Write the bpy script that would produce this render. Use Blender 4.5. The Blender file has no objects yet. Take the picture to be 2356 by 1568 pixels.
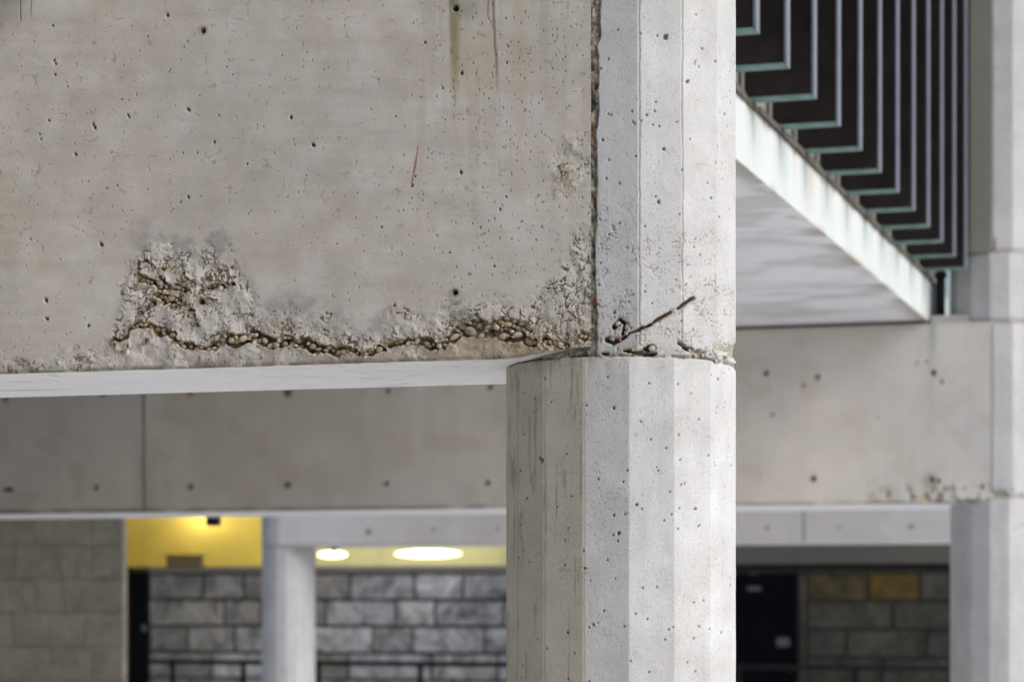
import bpy, bmesh, math, random
import numpy as np
from mathutils import Vector, Matrix

# ---------------------------------------------------------------- camera, world, sun, exposure
S = bpy.context.scene
COL = S.collection
TH = math.radians(17.1)          # building axes against the view direction
CT, ST = math.cos(TH), math.sin(TH)
EYE = 1.9                        # eye height over the paving; the ground is z = 0
F, HX, HY = 5563.0, 1178.0, 1375.0

cam = bpy.data.cameras.new('camera'); camo = bpy.data.objects.new('camera', cam); COL.objects.link(camo)
camo.location = (0, 0, EYE); camo.rotation_euler = (math.radians(90), 0, TH)
cam.sensor_width = 36; cam.lens = 85; cam.shift_y = (HY - 784) / 2356
cam.clip_start = .1; cam.clip_end = 2000
cam.dof.use_dof = True; cam.dof.focus_distance = 7.02; cam.dof.aperture_fstop = 3.3
S.camera = camo

SUN_EL, SUN_AZ = math.radians(38), math.radians(-7)   # azimuth from +X towards +Y
W = bpy.data.worlds.new('World'); S.world = W; W.use_nodes = True
nt = W.node_tree; nt.nodes.clear()
sky = nt.nodes.new('ShaderNodeTexSky'); sky.sky_type = 'NISHITA'; sky.sun_disc = False
sky.sun_elevation = SUN_EL; sky.sun_rotation = math.radians(90) - SUN_AZ
sky.air_density = 1.0; sky.dust_density = 4.0; sky.ozone_density = 1.0
bg = nt.nodes.new('ShaderNodeBackground'); bg.inputs[1].default_value = .055
wo = nt.nodes.new('ShaderNodeOutputWorld')
nt.links.new(sky.outputs[0], bg.inputs[0]); nt.links.new(bg.outputs[0], wo.inputs[0])
sl = bpy.data.lights.new('sun', 'SUN'); sl.energy = 1.15; sl.angle = math.radians(58); sl.color = (.965, .985, 1)
so = bpy.data.objects.new('sun', sl); COL.objects.link(so)
sd_ = Vector((math.cos(SUN_EL)*math.cos(SUN_AZ), math.cos(SUN_EL)*math.sin(SUN_AZ), math.sin(SUN_EL)))
so.rotation_euler = sd_.to_track_quat('Z', 'Y').to_euler(); so.location = sd_ * 30
S.view_settings.view_transform = 'Standard'; S.view_settings.look = 'None'
S.view_settings.gamma = 1; S.view_settings.use_curve_mapping = False
S.view_settings.exposure = 1.6

# ---------------------------------------------------------------- numpy noise
RS = np.random.RandomState(7)
PERM = RS.permutation(4096)
VAL = RS.rand(4096)
def _h(i, j, seed):
    return VAL[PERM[(PERM[(i + seed * 131) & 4095] + j) & 4095]]
def vn(x, y, sc, seed=0, scy=None):
    x = x / sc; y = y / (scy or sc)
    i = np.floor(x).astype(np.int64); j = np.floor(y).astype(np.int64)
    fx = x - i; fy = y - j
    fx = fx*fx*fx*(fx*(fx*6-15)+10); fy = fy*fy*fy*(fy*(fy*6-15)+10)
    a = _h(i, j, seed); b = _h(i+1, j, seed); c = _h(i, j+1, seed); d = _h(i+1, j+1, seed)
    return (a*(1-fx)+b*fx)*(1-fy) + (c*(1-fx)+d*fx)*fy
def fbm(x, y, sc, o=4, seed=0, scy=None):
    t = 0; amp = 1; tot = 0
    for k in range(o):
        t = t + amp*vn(x, y, sc/2**k, seed+k*7, (scy/2**k) if scy else None); tot += amp; amp *= .55
    return t/tot
def ss(a, b, x):
    t = np.clip((x-a)/(b-a), 0, 1); return t*t*(3-2*t)
def cells(x, y, sc, seed):
    """jittered cells: distance to nearest, distance gap to the second, cell random"""
    x = x/sc; y = y/sc
    i = np.floor(x).astype(np.int64); j = np.floor(y).astype(np.int64)
    f1 = np.full(x.shape, 9.); f2 = np.full(x.shape, 9.); rid = np.zeros(x.shape)
    for di in (-1, 0, 1):
        for dj in (-1, 0, 1):
            a = i+di; b = j+dj
            cx = a + .15+.7*_h(a, b, seed); cy = b + .15+.7*_h(a, b, seed+3)
            d = np.hypot(x-cx, y-cy)
            m = d < f1
            f2 = np.where(m, f1, np.minimum(f2, d)); rid = np.where(m, _h(a, b, seed+5), rid); f1 = np.where(m, d, f1)
    return f1, f2-f1, rid
def segdist(px, py, pts, w):
    """signed distance to a polyline with a width at each point"""
    out = np.full(px.shape, 1e3)
    for k in range(len(pts)-1):
        (x0, y0), (x1, y1) = pts[k], pts[k+1]
        w0, w1 = (w[k], w[k+1]) if isinstance(w, (list, tuple)) else (w, w)
        dx, dy = x1-x0, y1-y0
        t = np.clip(((px-x0)*dx + (py-y0)*dy)/(dx*dx+dy*dy+1e-9), 0, 1)
        out = np.minimum(out, np.hypot(px-x0-t*dx, py-y0-t*dy) - (w0+(w1-w0)*t))
    return out
def proj(X, Y, z):
    zc = -X*ST + Y*CT
    return HX + F*(X*CT + Y*ST)/zc, HY - F*(z-EYE)/zc
def atY(px, py, Y):
    a = (px-HX)/F; zc = Y/(CT + a*ST)
    return a*zc*CT - zc*ST, EYE + (HY-py)*zc/F
def mix(c, col, w):
    w = np.clip(w, 0, 1)[..., None]
    return c*(1-w) + np.array(col)*w

# ---------------------------------------------------------------- object helpers
def tag(o, label=None, cat=None, group=None, kind=None):
    if label: o['label'] = label
    if cat: o['category'] = cat
    if group: o['group'] = group
    if kind: o['kind'] = kind
    return o
def empty(name, loc, label, cat, group=None):
    o = bpy.data.objects.new(name, None); COL.objects.link(o); o.location = loc
    o.empty_display_size = .1
    return tag(o, label, cat, group)
def mesh_np(name, V, Q, mats, parent=None, cols=None, smooth=True, mi=None, tris=None):
    me = bpy.data.meshes.new(name)
    V = np.asarray(V, dtype=np.float64)
    org = Vector(V.mean(0)) if parent is None else None
    if parent is not None: off = np.array(parent.matrix_basis.translation)
    else: off = np.zeros(3)
    me.vertices.add(len(V)); me.vertices.foreach_set('co', (V-off).astype(np.float32).ravel())
    Q = np.asarray(Q, dtype=np.int32)
    me.loops.add(Q.size); me.loops.foreach_set('vertex_index', Q.ravel())
    me.polygons.add(len(Q))
    k = Q.shape[1]
    me.polygons.foreach_set('loop_start', np.arange(0, Q.size, k, dtype=np.int32))
    if mi is not None: me.polygons.foreach_set('material_index', np.asarray(mi, dtype=np.int32))
    me.polygons.foreach_set('use_smooth', np.full(len(Q), smooth))
    me.update(calc_edges=True); me.validate()
    if cols is not None:
        at = me.color_attributes.new('Col', 'FLOAT_COLOR', 'POINT')
        c4 = np.ones((len(V), 4), np.float32); c4[:, :3] = cols
        at.data.foreach_set('color', c4.ravel())
    for m in (mats if isinstance(mats, (list, tuple)) else [mats]): me.materials.append(m)
    o = bpy.data.objects.new(name, me); COL.objects.link(o)
    if parent is not None: o.parent = parent
    return o
def bm_obj(name, bm, mat, parent=None, loc=None, smooth=False):
    me = bpy.data.meshes.new(name); bm.normal_update(); bm.to_mesh(me); bm.free()
    me.materials.append(mat)
    if smooth:
        for p in me.polygons: p.use_smooth = True
    o = bpy.data.objects.new(name, me); COL.objects.link(o)
    if parent is not None: o.parent = parent
    if loc is not None: o.location = loc
    return o
def add_box(bm, x0, x1, y0, y1, z0, z1, bevel=0):
    r = bmesh.ops.create_cube(bm, size=1)
    bmesh.ops.scale(bm, vec=(x1-x0, y1-y0, z1-z0), verts=r['verts'])
    bmesh.ops.translate(bm, vec=((x0+x1)/2, (y0+y1)/2, (z0+z1)/2), verts=r['verts'])
    if bevel:
        es = list({e for v in r['verts'] for e in v.link_edges})
        bmesh.ops.bevel(bm, geom=es, offset=bevel, segments=1, affect='EDGES')
def add_tube(bm, p0, p1, r, n=10, r2=None):
    p0 = Vector(p0); p1 = Vector(p1); d = p1-p0
    q = d.to_track_quat('Z', 'Y').to_matrix().to_4x4()
    bmesh.ops.create_cone(bm, cap_ends=True, segments=n, radius1=r, radius2=r if r2 is None else r2, depth=d.length,
                          matrix=Matrix.Translation((p0+p1)/2) @ q)
def box(name, x0, x1, y0, y1, z0, z1, mat, parent=None, bevel=0):
    """a box given in world coordinates, its origin at its base centre (or in the parent's frame)"""
    bm = bmesh.new(); c = Vector(((x0+x1)/2, (y0+y1)/2, z0))
    add_box(bm, x0-c.x, x1-c.x, y0-c.y, y1-c.y, 0, z1-z0, bevel)
    return bm_obj(name, bm, mat, parent, c - parent.location if parent is not None else c)

# ---------------------------------------------------------------- materials
def nodes(name):
    m = bpy.data.materials.new(name); m.use_nodes = True; t = m.node_tree
    return m, t, t.nodes['Principled BSDF'], t.nodes['Material Output']
def N(t, kind, **kw):
    n = t.nodes.new(kind)
    for k, v in kw.items():
        if k.startswith('i_'): n.inputs[k[2:].replace('_', ' ')].default_value = v
        else: setattr(n, k, v)
    return n
def L(t, a, b): t.links.new(a, b)
def ramp(t, fac, stops):
    r = t.nodes.new('ShaderNodeValToRGB'); e = r.color_ramp.elements
    while len(e) < len(stops): e.new(.5)
    for el, (p, c) in zip(e, stops): el.position = p; el.color = (*c, 1)
    L(t, fac, r.inputs[0]); return r
def concrete(name, base=None, amp=.16, bump=.35, rough=.88, scale=1.0, stretch=(1, 1, 1)):
    """base None: colour comes from the mesh's own stain attribute"""
    m, t, b, o = nodes(name)
    g = N(t, 'ShaderNodeNewGeometry')
    mp = N(t, 'ShaderNodeMapping'); mp.inputs['Scale'].default_value = stretch; L(t, g.outputs['Position'], mp.inputs[0])
    n1 = N(t, 'ShaderNodeTexNoise', i_Scale=340*scale, i_Detail=3, i_Roughness=.7); L(t, mp.outputs[0], n1.inputs[0])
    n2 = N(t, 'ShaderNodeTexNoise', i_Scale=9*scale, i_Detail=7, i_Roughness=.62); L(t, mp.outputs[0], n2.inputs[0])
    n3 = N(t, 'ShaderNodeTexNoise', i_Scale=1.3*scale, i_Detail=4, i_Roughness=.55); L(t, mp.outputs[0], n3.inputs[0])
    a1 = N(t, 'ShaderNodeMapRange'); a1.inputs[1].default_value = .3; a1.inputs[2].default_value = .7
    a1.inputs[3].default_value = 1-amp; a1.inputs[4].default_value = 1+amp*.6; L(t, n1.outputs[0], a1.inputs[0])
    a2 = N(t, 'ShaderNodeMapRange'); a2.inputs[1].default_value = .3; a2.inputs[2].default_value = .7
    a2.inputs[3].default_value = 1-amp*.55; a2.inputs[4].default_value = 1+amp*.35; L(t, n2.outputs[0], a2.inputs[0])
    a3 = N(t, 'ShaderNodeMapRange'); a3.inputs[1].default_value = .3; a3.inputs[2].default_value = .7
    a3.inputs[3].default_value = 1-amp*.5; a3.inputs[4].default_value = 1+amp*.4; L(t, n3.outputs[0], a3.inputs[0])
    mu = N(t, 'ShaderNodeMath', operation='MULTIPLY'); L(t, a1.outputs[0], mu.inputs[0]); L(t, a2.outputs[0], mu.inputs[1])
    m2 = N(t, 'ShaderNodeMath', operation='MULTIPLY'); L(t, mu.outputs[0], m2.inputs[0]); L(t, a3.outputs[0], m2.inputs[1])
    vm = N(t, 'ShaderNodeVectorMath', operation='SCALE'); L(t, m2.outputs[0], vm.inputs['Scale'])
    if base is None:
        at = N(t, 'ShaderNodeAttribute', attribute_name='Col'); L(t, at.outputs['Color'], vm.inputs[0])
    else:
        vm.inputs[0].default_value = base
    L(t, vm.outputs[0], b.inputs['Base Color']); b.inputs['Roughness'].default_value = rough
    b.inputs['Specular IOR Level'].default_value = .3
    bp = N(t, 'ShaderNodeBump', i_Strength=bump, i_Distance=.0025/scale); L(t, n1.outputs[0], bp.inputs['Height']); L(t, bp.outputs[0], b.inputs['Normal'])
    return m
M_CON = concrete('board_cast_concrete')
M_COLU = concrete('column_concrete', amp=.2)
M_SOFF = concrete('smooth_soffit_concrete', amp=.05, bump=.1)
M_FAR = concrete('distant_concrete', amp=.14, bump=.2, scale=.35)
M_FAS = concrete('washed_fascia_concrete', amp=.05, bump=.1, scale=.5)
M_SLAB = concrete('slab_concrete', base=(.42, .41, .395), amp=.12, scale=.4)
M_STREAK = concrete('slab_soffit_streaked', base=(.40, .395, .39), amp=.28, scale=.25, stretch=(1, 3.2, 1))
M_PAVE = concrete('pale_paving', base=(.62, .62, .62), amp=.12, scale=.1)
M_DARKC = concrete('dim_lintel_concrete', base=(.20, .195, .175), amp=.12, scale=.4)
def stone_mat(name, stops, dark=.6, nscale=3.6, hi=1.35):
    m, t, b, o = nodes(name)
    oi = N(t, 'ShaderNodeObjectInfo'); g = N(t, 'ShaderNodeNewGeometry')
    r = ramp(t, oi.outputs['Random'], stops)
    ad = N(t, 'ShaderNodeVectorMath', operation='ADD'); L(t, g.outputs['Position'], ad.inputs[0])
    sc = N(t, 'ShaderNodeVectorMath', operation='SCALE'); sc.inputs[0].default_value = (13, 7, 29); L(t, oi.outputs['Random'], sc.inputs['Scale'])
    L(t, sc.outputs[0], ad.inputs[1])
    n = N(t, 'ShaderNodeTexNoise', i_Scale=nscale, i_Detail=7, i_Roughness=.68, i_Distortion=.6); L(t, ad.outputs[0], n.inputs[0])
    mr = N(t, 'ShaderNodeMapRange'); mr.inputs[1].default_value = .33; mr.inputs[2].default_value = .66
    mr.inputs[3].default_value = dark; mr.inputs[4].default_value = hi; L(t, n.outputs[0], mr.inputs[0])
    v = N(t, 'ShaderNodeVectorMath', operation='SCALE'); L(t, r.outputs[0], v.inputs[0]); L(t, mr.outputs[0], v.inputs['Scale'])
    L(t, v.outputs[0], b.inputs['Base Color']); b.inputs['Roughness'].default_value = .9
    bp = N(t, 'ShaderNodeBump', i_Strength=.8, i_Distance=.108/nscale); L(t, n.outputs[0], bp.inputs['Height']); L(t, bp.outputs[0], b.inputs['Normal'])
    return m
M_GREYST = stone_mat('grey_rubbed_stone', [(0, (.28, .28, .285)), (.3, (.44, .44, .455)), (.55, (.34, .34, .35)), (.8, (.52, .52, .535)), (1, (.42, .405, .39))], .30)
M_BROWNST = stone_mat('brown_stone', [(0, (.075, .07, .056)), (.5, (.10, .095, .084)), (1, (.12, .11, .09))], .5)
M_OCHREST = stone_mat('ochre_stone', [(0, (.15, .10, .025)), (1, (.155, .105, .03))], .6)
M_TANST = stone_mat('tan_stone', [(0, (.12, .095, .05)), (1, (.125, .10, .05))], .5)
M_SMOOTHST = stone_mat('smooth_wall_stone', [(0, (.115, .108, .09)), (.5, (.13, .123, .105)), (.8, (.135, .125, .105)), (1, (.132, .120, .098))], .85)
M_PEB = stone_mat('river_pebble', [(0, (.17, .12, .07)), (.15, (.33, .28, .21)), (.3, (.21, .17, .12)), (.5, (.40, .36, .30)), (.65, (.27, .21, .13)), (.8, (.35, .31, .255)), (.92, (.33, .235, .10)), (1, (.17, .15, .13))], .75, 110, 1.6)
M_PEBL = stone_mat('pale_pebble', [(0, (.36, .335, .29)), (.5, (.42, .40, .36)), (1, (.30, .265, .21))], .6, 110, 1.25)
def flat(name, col, rough=.6, metal=0, spec=.5, noise=0, nscale=20, emit=None):
    m, t, b, o = nodes(name)
    b.inputs['Base Color'].default_value = (*col, 1); b.inputs['Roughness'].default_value = rough
    b.inputs['Metallic'].default_value = metal; b.inputs['Specular IOR Level'].default_value = spec
    if noise:
        g = N(t, 'ShaderNodeNewGeometry'); n = N(t, 'ShaderNodeTexNoise', i_Scale=nscale, i_Detail=6, i_Roughness=.65); L(t, g.outputs['Position'], n.inputs[0])
        mr = N(t, 'ShaderNodeMapRange'); mr.inputs[1].default_value = .3; mr.inputs[2].default_value = .7
        mr.inputs[3].default_value = 1-noise; mr.inputs[4].default_value = 1+noise; L(t, n.outputs[0], mr.inputs[0])
        v = N(t, 'ShaderNodeVectorMath', operation='SCALE'); v.inputs[0].default_value = col; L(t, mr.outputs[0], v.inputs['Scale']); L(t, v.outputs[0], b.inputs['Base Color'])
    if emit: b.inputs['Emission Color'].default_value = (*emit[0], 1); b.inputs['Emission Strength'].default_value = emit[1]
    return m
M_MORT = flat('dark_mortar', (.06, .058, .056), .95, noise=.3)
M_MORTP = flat('wall_mortar', (.085, .08, .068), .95, noise=.3)
M_BRONZE = flat('dark_bronze_sheet', (.012, .009, .009), .42, noise=.5, nscale=6, spec=.3)
M_ZINC = flat('weathered_fin_edge', (.115, .13, .16), .6, noise=.15, nscale=8)
M_VERD = flat('verdigris_edge', (.12, .20, .185), .8, noise=.35, nscale=14)
M_BLACK = flat('black_steel', (.008, .008, .009), .65, noise=.3, spec=.2)
M_DOOR = flat('black_painted_door', (.003, .004, .007), .8, spec=.12)
M_YEL = flat('yellow_plaster', (.70, .56, .15), .85, noise=.12, nscale=2)
M_CREAM = flat('cream_plaster', (.66, .66, .52), .85, noise=.05, nscale=2)
M_LAMP = flat('lit_lamp_diffuser', (.9, .85, .7), .5, emit=((1, .80, .42), 2.2))
M_RUST = flat('rusted_steel', (.030, .016, .013), .85, noise=.5, nscale=150)
M_RUSTR = flat('bright_rust', (.36, .10, .05), .85, noise=.4, nscale=150)
M_MOSS = flat('mossy_flashing', (.06, .055, .045), .9, noise=.6, nscale=9)
M_PLATE = flat('grey_metal_plate', (.14, .15, .17), .5)
M_WEB = flat('cobweb_fibre', (.7, .7, .68), .8)
M_VENT = flat('brown_box_metal', (.20, .14, .05), .7)
M_DGLASS = flat('dark_glazing', (.01, .011, .013), .12)
mg, t, b, o = nodes('clear_pane')
tr = N(t, 'ShaderNodeBsdfTransparent'); tr.inputs[0].default_value = (.93, .95, .93, 1)
gl = N(t, 'ShaderNodeBsdfGlossy', i_Roughness=.02); fr = N(t, 'ShaderNodeFresnel', i_IOR=1.45)
mx = N(t, 'ShaderNodeMixShader'); L(t, fr.outputs[0], mx.inputs[0]); L(t, tr.outputs[0], mx.inputs[1]); L(t, gl.outputs[0], mx.inputs[2]); L(t, mx.outputs[0], o.inputs[0])
M_PANE = mg

# ---------------------------------------------------------------- ground
bm = bmesh.new(); s = 600
vs = [bm.verts.new(p) for p in ((-s, -s, 0), (s, -s, 0), (s, s, 0), (-s, s, 0))]; bm.faces.new(vs)
tag(bm_obj('ground', bm, M_PAVE), kind='structure')

# ---------------------------------------------------------------- heightfield faces
def grid_beam(name, xs, zs, Y, depth, hfun, zbot=None, soff=None, mats=None, parent=None):
    """closed beam: displaced front face at plane Y, plain back, top, ends; its own soffit colours"""
    nx, nz = len(xs), len(zs)
    X, Z = np.meshgrid(xs, zs)
    if zbot is not None:     # lift the lower arris
        t = np.clip((Z-zs[0])/.06, 0, 1); Z = Z + zbot(X)*(1-t)
    px, py = proj(X, np.full_like(X, Y), Z)
    d, C = hfun(px, py, X, Z)
    V = np.stack([X, Y+d, Z], -1).reshape(-1, 3); C = C.reshape(-1, 3)
    i = np.arange((nz-1)*nx).reshape(nz-1, nx)[:, :-1].ravel()
    Q = np.stack([i, i+1, i+nx+1, i+nx], 1); mi = np.zeros(len(Q), int)
    # soffit grid
    ny = 24; x2 = xs[::3] if xs[::3][-1] == xs[-1] else np.append(xs[::3], xs[-1]); n2 = len(x2)
    fi = np.searchsorted(xs, x2)
    fz = V[:nx][fi][:, 2]; fy = V[:nx][fi][:, 1]
    T = (np.linspace(0, 1, ny)**1.5)[:, None]
    SX = np.broadcast_to(x2, (ny, n2)); SY = fy*(1-T) + (Y+depth)*T; SZ = fz*(1-T)**3 + zs[0]*(1-(1-T)**3)
    SC = soff(SX, SY, T + 0*SX)
    o1 = len(V); V = np.vstack([V, np.stack([SX, SY, SZ], -1).reshape(-1, 3)]); C = np.vstack([C, SC.reshape(-1, 3)])
    i = o1 + np.arange((ny-1)*n2).reshape(ny-1, n2)[:, :-1].ravel()
    q = np.stack([i, i+n2, i+n2+1, i+1], 1); Q = np.vstack([Q, q]); mi = np.append(mi, np.ones(len(q), int))
    # back, top, ends
    x0, x1, z0, z1, yb = xs[0], xs[-1], zs[0], zs[-1], Y+depth
    o2 = len(V)
    V = np.vstack([V, [(x0, Y+.02, z0), (x1, Y+.02, z0), (x1, yb, z0), (x0, yb, z0), (x0, Y+.02, z1), (x1, Y+.02, z1), (x1, yb, z1), (x0, yb, z1)]])
    C = np.vstack([C, np.tile(C.mean(0), (8, 1))])
    q = np.array([[2, 3, 7, 6], [4, 5, 6, 7], [1, 2, 6, 5], [0, 4, 7, 3]])+o2
    Q = np.vstack([Q, q]); mi = np.append(mi, np.zeros(4, int))
    return mesh_np(name, V, Q, mats, parent, C, True, mi)

# ---------- main beam: features are given where the photograph shows them on the face
VOIDS = [  # (polyline, half widths, depth)
 ([(316, 612), (322, 640), (348, 654), (374, 656), (420, 664)], [7, 9, 9, 9, 7], 1),
 ([(372, 640), (370, 668), (362, 684), (340, 704), (318, 721)], [9, 14, 15, 9, 4], 1),
 ([(370, 684), (400, 694), (434, 697), (445, 711), (446, 736), (457, 746)], [14, 14, 8, 5, 3, 2.5], 1),
 ([(405, 652), (428, 668)], [8, 10], 1.1),
 ([(455, 674), (490, 660), (522, 652), (542, 656)], [4, 9, 9, 4], 1),
 ([(480, 640), (492, 622), (520, 612)], [7, 7, 3], .8),
 ([(420, 628), (433, 648), (457, 640)], [6, 7, 5], .8),
 ([(318, 606), (337, 600), (358, 613)], [4, 5, 4], .6),
 ([(466, 606), (481, 594)], [4, 5], .5),
 ([(378, 618), (398, 622)], [6, 6], .8),
 ([(470, 686), (496, 693)], [3, 4], .6),
 ([(258, 787), (288, 778), (297, 760), (318, 746), (351, 750), (362, 760), (385, 766), (406, 786), (421, 793), (451, 800), (478, 803), (511, 788), (518, 773), (532, 787), (571, 780), (586, 772), (613, 789), (634, 795), (660, 783)],
  [2, 3, 4, 5, 7, 9, 9, 7, 7, 6, 5, 6, 10, 11, 10, 11, 9, 7, 8], 1),
 ([(350, 751), (349, 783), (325, 796)], [2.5, 2, 2], .5),
 ([(261, 790), (267, 810), (288, 808), (293, 790)], [2, 2, 2, 2], .4),
 ([(582, 768), (621, 787), (645, 793), (661, 780), (683, 790), (717, 796), (745, 801), (766, 808), (786, 802), (818, 809), (834, 817), (857, 808), (879, 800), (902, 788), (941, 784), (958, 786), (985, 789), (1002, 796), (1025, 788), (1042, 780), (1056, 760), (1086, 752), (1114, 755), (1165, 768), (1195, 774), (1226, 786)],
  [9, 10, 9, 9, 10, 11, 9, 9, 7, 5, 5, 7, 8, 7, 7, 8, 7, 8, 10, 12, 17, 19, 20, 18, 15, 7], 1),
 ([(1120, 748), (1170, 745), (1215, 750)], [9, 12, 12], .8),
 ([(1047, 736), (1086, 731), (1098, 725)], [2, 3, 2], .5),
 ([(902, 703), (916, 702)], [3, 3], .5),
 ([(1256, 784), (1280, 793), (1302, 797)], [6, 7, 5], .9),
 ([(1328, 770), (1344, 774)], [5, 5], .8),
]
HOLES = [(467, 70, 6.5, 1), (1048, 19, 7.5, 1), (1046.5, 672, 6, 1), (463, 693, 7, 1)]
def Z5(x, y): return x*.3005, y*.3005
PITS = [(*Z5(403, 197), 2.6), (*Z5(413, 462), 3.2), (*Z5(424, 488), 2.8), (*Z5(420, 572), 2.8), (*Z5(515, 663), 1.7), (*Z5(930, 762), 1.8),
 (*Z5(978, 880), 2.8), (*Z5(988, 896), 2.6), (*Z5(372, 922), 3), (*Z5(712, 950), 3.4), (*Z5(724, 975), 4), (*Z5(578, 1180), 3.8), (*Z5(312, 1065), 2.3), (*Z5(302, 1028), 2.2),
 (*Z5(855, 1167), 1.8), (*Z5(1440, 838), 4.4), (*Z5(1640, 1088), 3.2), (*Z5(1400, 1172), 1.9), (*Z5(1508, 1170), 2), (*Z5(1280, 115), 4.2),
 (*Z5(1440, 1508), 3.4), (*Z5(1382, 1545), 2.4), (*Z5(817, 1441), 1.8), (*Z5(896, 1421), 1.7), (*Z5(1130, 283), 1.6), (*Z5(1433, 318), 1.9), (*Z5(1735, 513), 1.5),
 (*Z5(1890, 1255), 2.4), (*Z5(1038, 2), 2.5), (*Z5(232, 1830), 2), (1062, 168, 4.2), (1060, 396, 4.2), (669, 270, 4), (720, 333, 4.6), (948, 427, 2.6), (955, 405, 2.4),
 (978, 98, 3), (1018, 203, 2), (1166, 144, 2.4), (1150, 481, 3), (877, 522, 2.2), (105, 690, 5), (203, 749, 4), (107, 733, 4), (232, 562, 5), (1105, 523, 2), (907, 702, 3), (1164, 452, 2),
 (1034, 581, 2.2), (1137, 612, 2.4), (910, 268, 2)]
RINGS = [(*Z5(360, 80), 3), (*Z5(720, 330), 3.4), (*Z5(1638, 655), 3.8), (*Z5(705, 860), 4), (*Z5(1640, 1240), 3.6), (*Z5(695, 1515), 3.6), (208, 648, 4), (489, 539, 5), (1076, 256, 4), (1074, 432, 4), (778, 484, 3.4), (780, 318, 3), (1339, 170, 4.5), (177, 798, 6), (489, 834, 3), (205, 845, 3)]
YTOPX = [-100, 0, 190, 250, 278, 300, 330, 520, 556, 590, 610, 660, 700, 770, 830, 880, 910, 960, 1035, 1100, 1190, 1250, 1300, 1330, 1380]
YTOPY = [850, 835, 800, 770, 690, 590, 552, 566, 600, 700, 735, 700, 720, 715, 770, 745, 700, 700, 700, 690, 690, 680, 600, 520, 480]
def beam_field(px, py, X, Z):
    sh = px.shape
    wx = px + 7*(fbm(px, py, 26, 3, 1)-.5)*2 + 3*(fbm(px, py, 8, 2, 2)-.5)*2
    wy = py + 7*(fbm(px, py, 26, 3, 3)-.5)*2 + 3*(fbm(px, py, 8, 2, 4)-.5)*2
    # colour of the cast face
    C = np.ones(sh+(3,))*np.array([.475, .447, .402])
    lo = fbm(px, py, 260, 4, 11); mid = fbm(px, py, 60, 4, 12); br = fbm(px, py, 150, 4, 13, 16)
    C = mix(C, (.455, .412, .35), ss(.5, .74, lo)*.6)
    C = mix(C, (.485, .475, .455), ss(.5, .75, mid)*.5)
    C = mix(C, (.43, .385, .32), ss(.60, .80, fbm(px, py, 85, 4, 19))*.35)
    C *= (1 + .16*(br-.5) + .14*(mid-.5))[..., None]
    d = -.0012*(fbm(px, py, 90, 3, 14)-.5)*2
    # rough zone
    yt = np.interp(px + 26*(fbm(px, py, 45, 3, 15)-.5)*2, YTOPX, YTOPY) + 30*(fbm(px, py, 30, 3, 16)-.5)*2
    R = ss(-14, 34, py-yt)
    R = np.maximum(R, .9*ss(1.25, .5, np.hypot((wx-1315)/52, (wy-385)/88)))
    R = np.maximum(R, .55*ss(1240, 1370, px)*ss(300, 620, py))
    halo = ss(-60, 5, py-yt)*(1-ss(0, 60, py-yt))*ss(230, 290, px)*(1-ss(880, 960, px))
    C = mix(C, (.27, .27, .275), halo*ss(.38, .62, fbm(px, py, 46, 4, 17))*.75)
    C = mix(C, (.30, .28, .25), ss(60, -10, np.abs(py-835))*ss(.3, .6, fbm(px, py, 60, 4, 18))*ss(200, 0, px)*.8)
    inner = ss(10, 60, py-yt)*ss(250, 320, px)*(1-ss(560, 640, px))
    C = mix(C, (.53, .505, .465), inner*.65); C = mix(C, (.50, .48, .445), ss(0, 40, py-yt)*ss(560, 640, px)*(1-ss(1000, 1200, px))*.45)
    d = d + R*.0075*(fbm(wx, wy, 40, 3, 20)-.5)*2 + R*.0007*(fbm(wx, wy, 9, 3, 21)-.5)*2
    yv = np.interp(px, [p[0] for p in VOIDS[11][0]]+[p[0] for p in VOIDS[14][0]]+[1380], [p[1] for p in VOIDS[11][0]]+[p[1] for p in VOIDS[14][0]]+[790])
    below = ss(0, 12, py-yv)*(1-ss(1200, 1260, px))*ss(150, 260, px)
    prox = np.full(sh, 60.)
    mm = py > 540; pr = np.full(wx[mm].shape, 60.)
    for pts, w, dd in VOIDS: pr = np.minimum(pr, segdist(wx[mm], wy[mm], pts, w))
    prox[mm] = pr; near = ss(30, 3, prox)
    # fine broken skin: edges of little plates
    f1, gap, rid = cells(wx + 16*(fbm(px, py, 14, 3, 22)-.5)*2, wy*1.3 + 16*(fbm(px, py, 14, 3, 23)-.5)*2, 26, 31)
    act = ss(.50, .66, fbm(px, py, 30, 4, 24) + .16*(R-.9) + .17*near + .03*ss(1200, 1330, px) + .05*ss(640, 760, px))*(1-.85*below)
    ck = ss(.15, .04, gap)*act*ss(.35, .8, R)
    f1b, gapb, ridb = cells(wx*1.1 + 6*(fbm(px, py, 9, 2, 25)-.5)*2, wy*1.5 + 6*(fbm(px, py, 9, 2, 26)-.5)*2, 9, 41)
    ck2 = ss(.16, .02, gapb)*ss(.50, .64, fbm(px, py, 26, 4, 27)+.08*(R-.6)+.05*near)*ss(.15, .6, R)*(1-.6*below)
    pl = (rid-.5)*.0035*act*ss(.5, .9, R)
    d = d + ck*.005 + ck2*.0016 + pl*.8
    C = mix(C, (.13, .085, .035), ck*.9); C = mix(C, (.17, .125, .07), ck2*.8)
    # voids with gravel floors
    sdv = np.full(sh, 1e3); dep = np.zeros(sh)
    m = py > 560
    vx = wx[m]; vy = wy[m]; sdm = np.full(vx.shape, 1e3); dpm = np.zeros(vx.shape)
    for pts, w, dd in VOIDS:
        s_ = segdist(vx, vy, pts, w); k = s_ < sdm; dpm = np.where(k, dd, dpm); sdm = np.minimum(sdm, s_)
    sdv[m] = sdm; dep[m] = dpm
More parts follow.
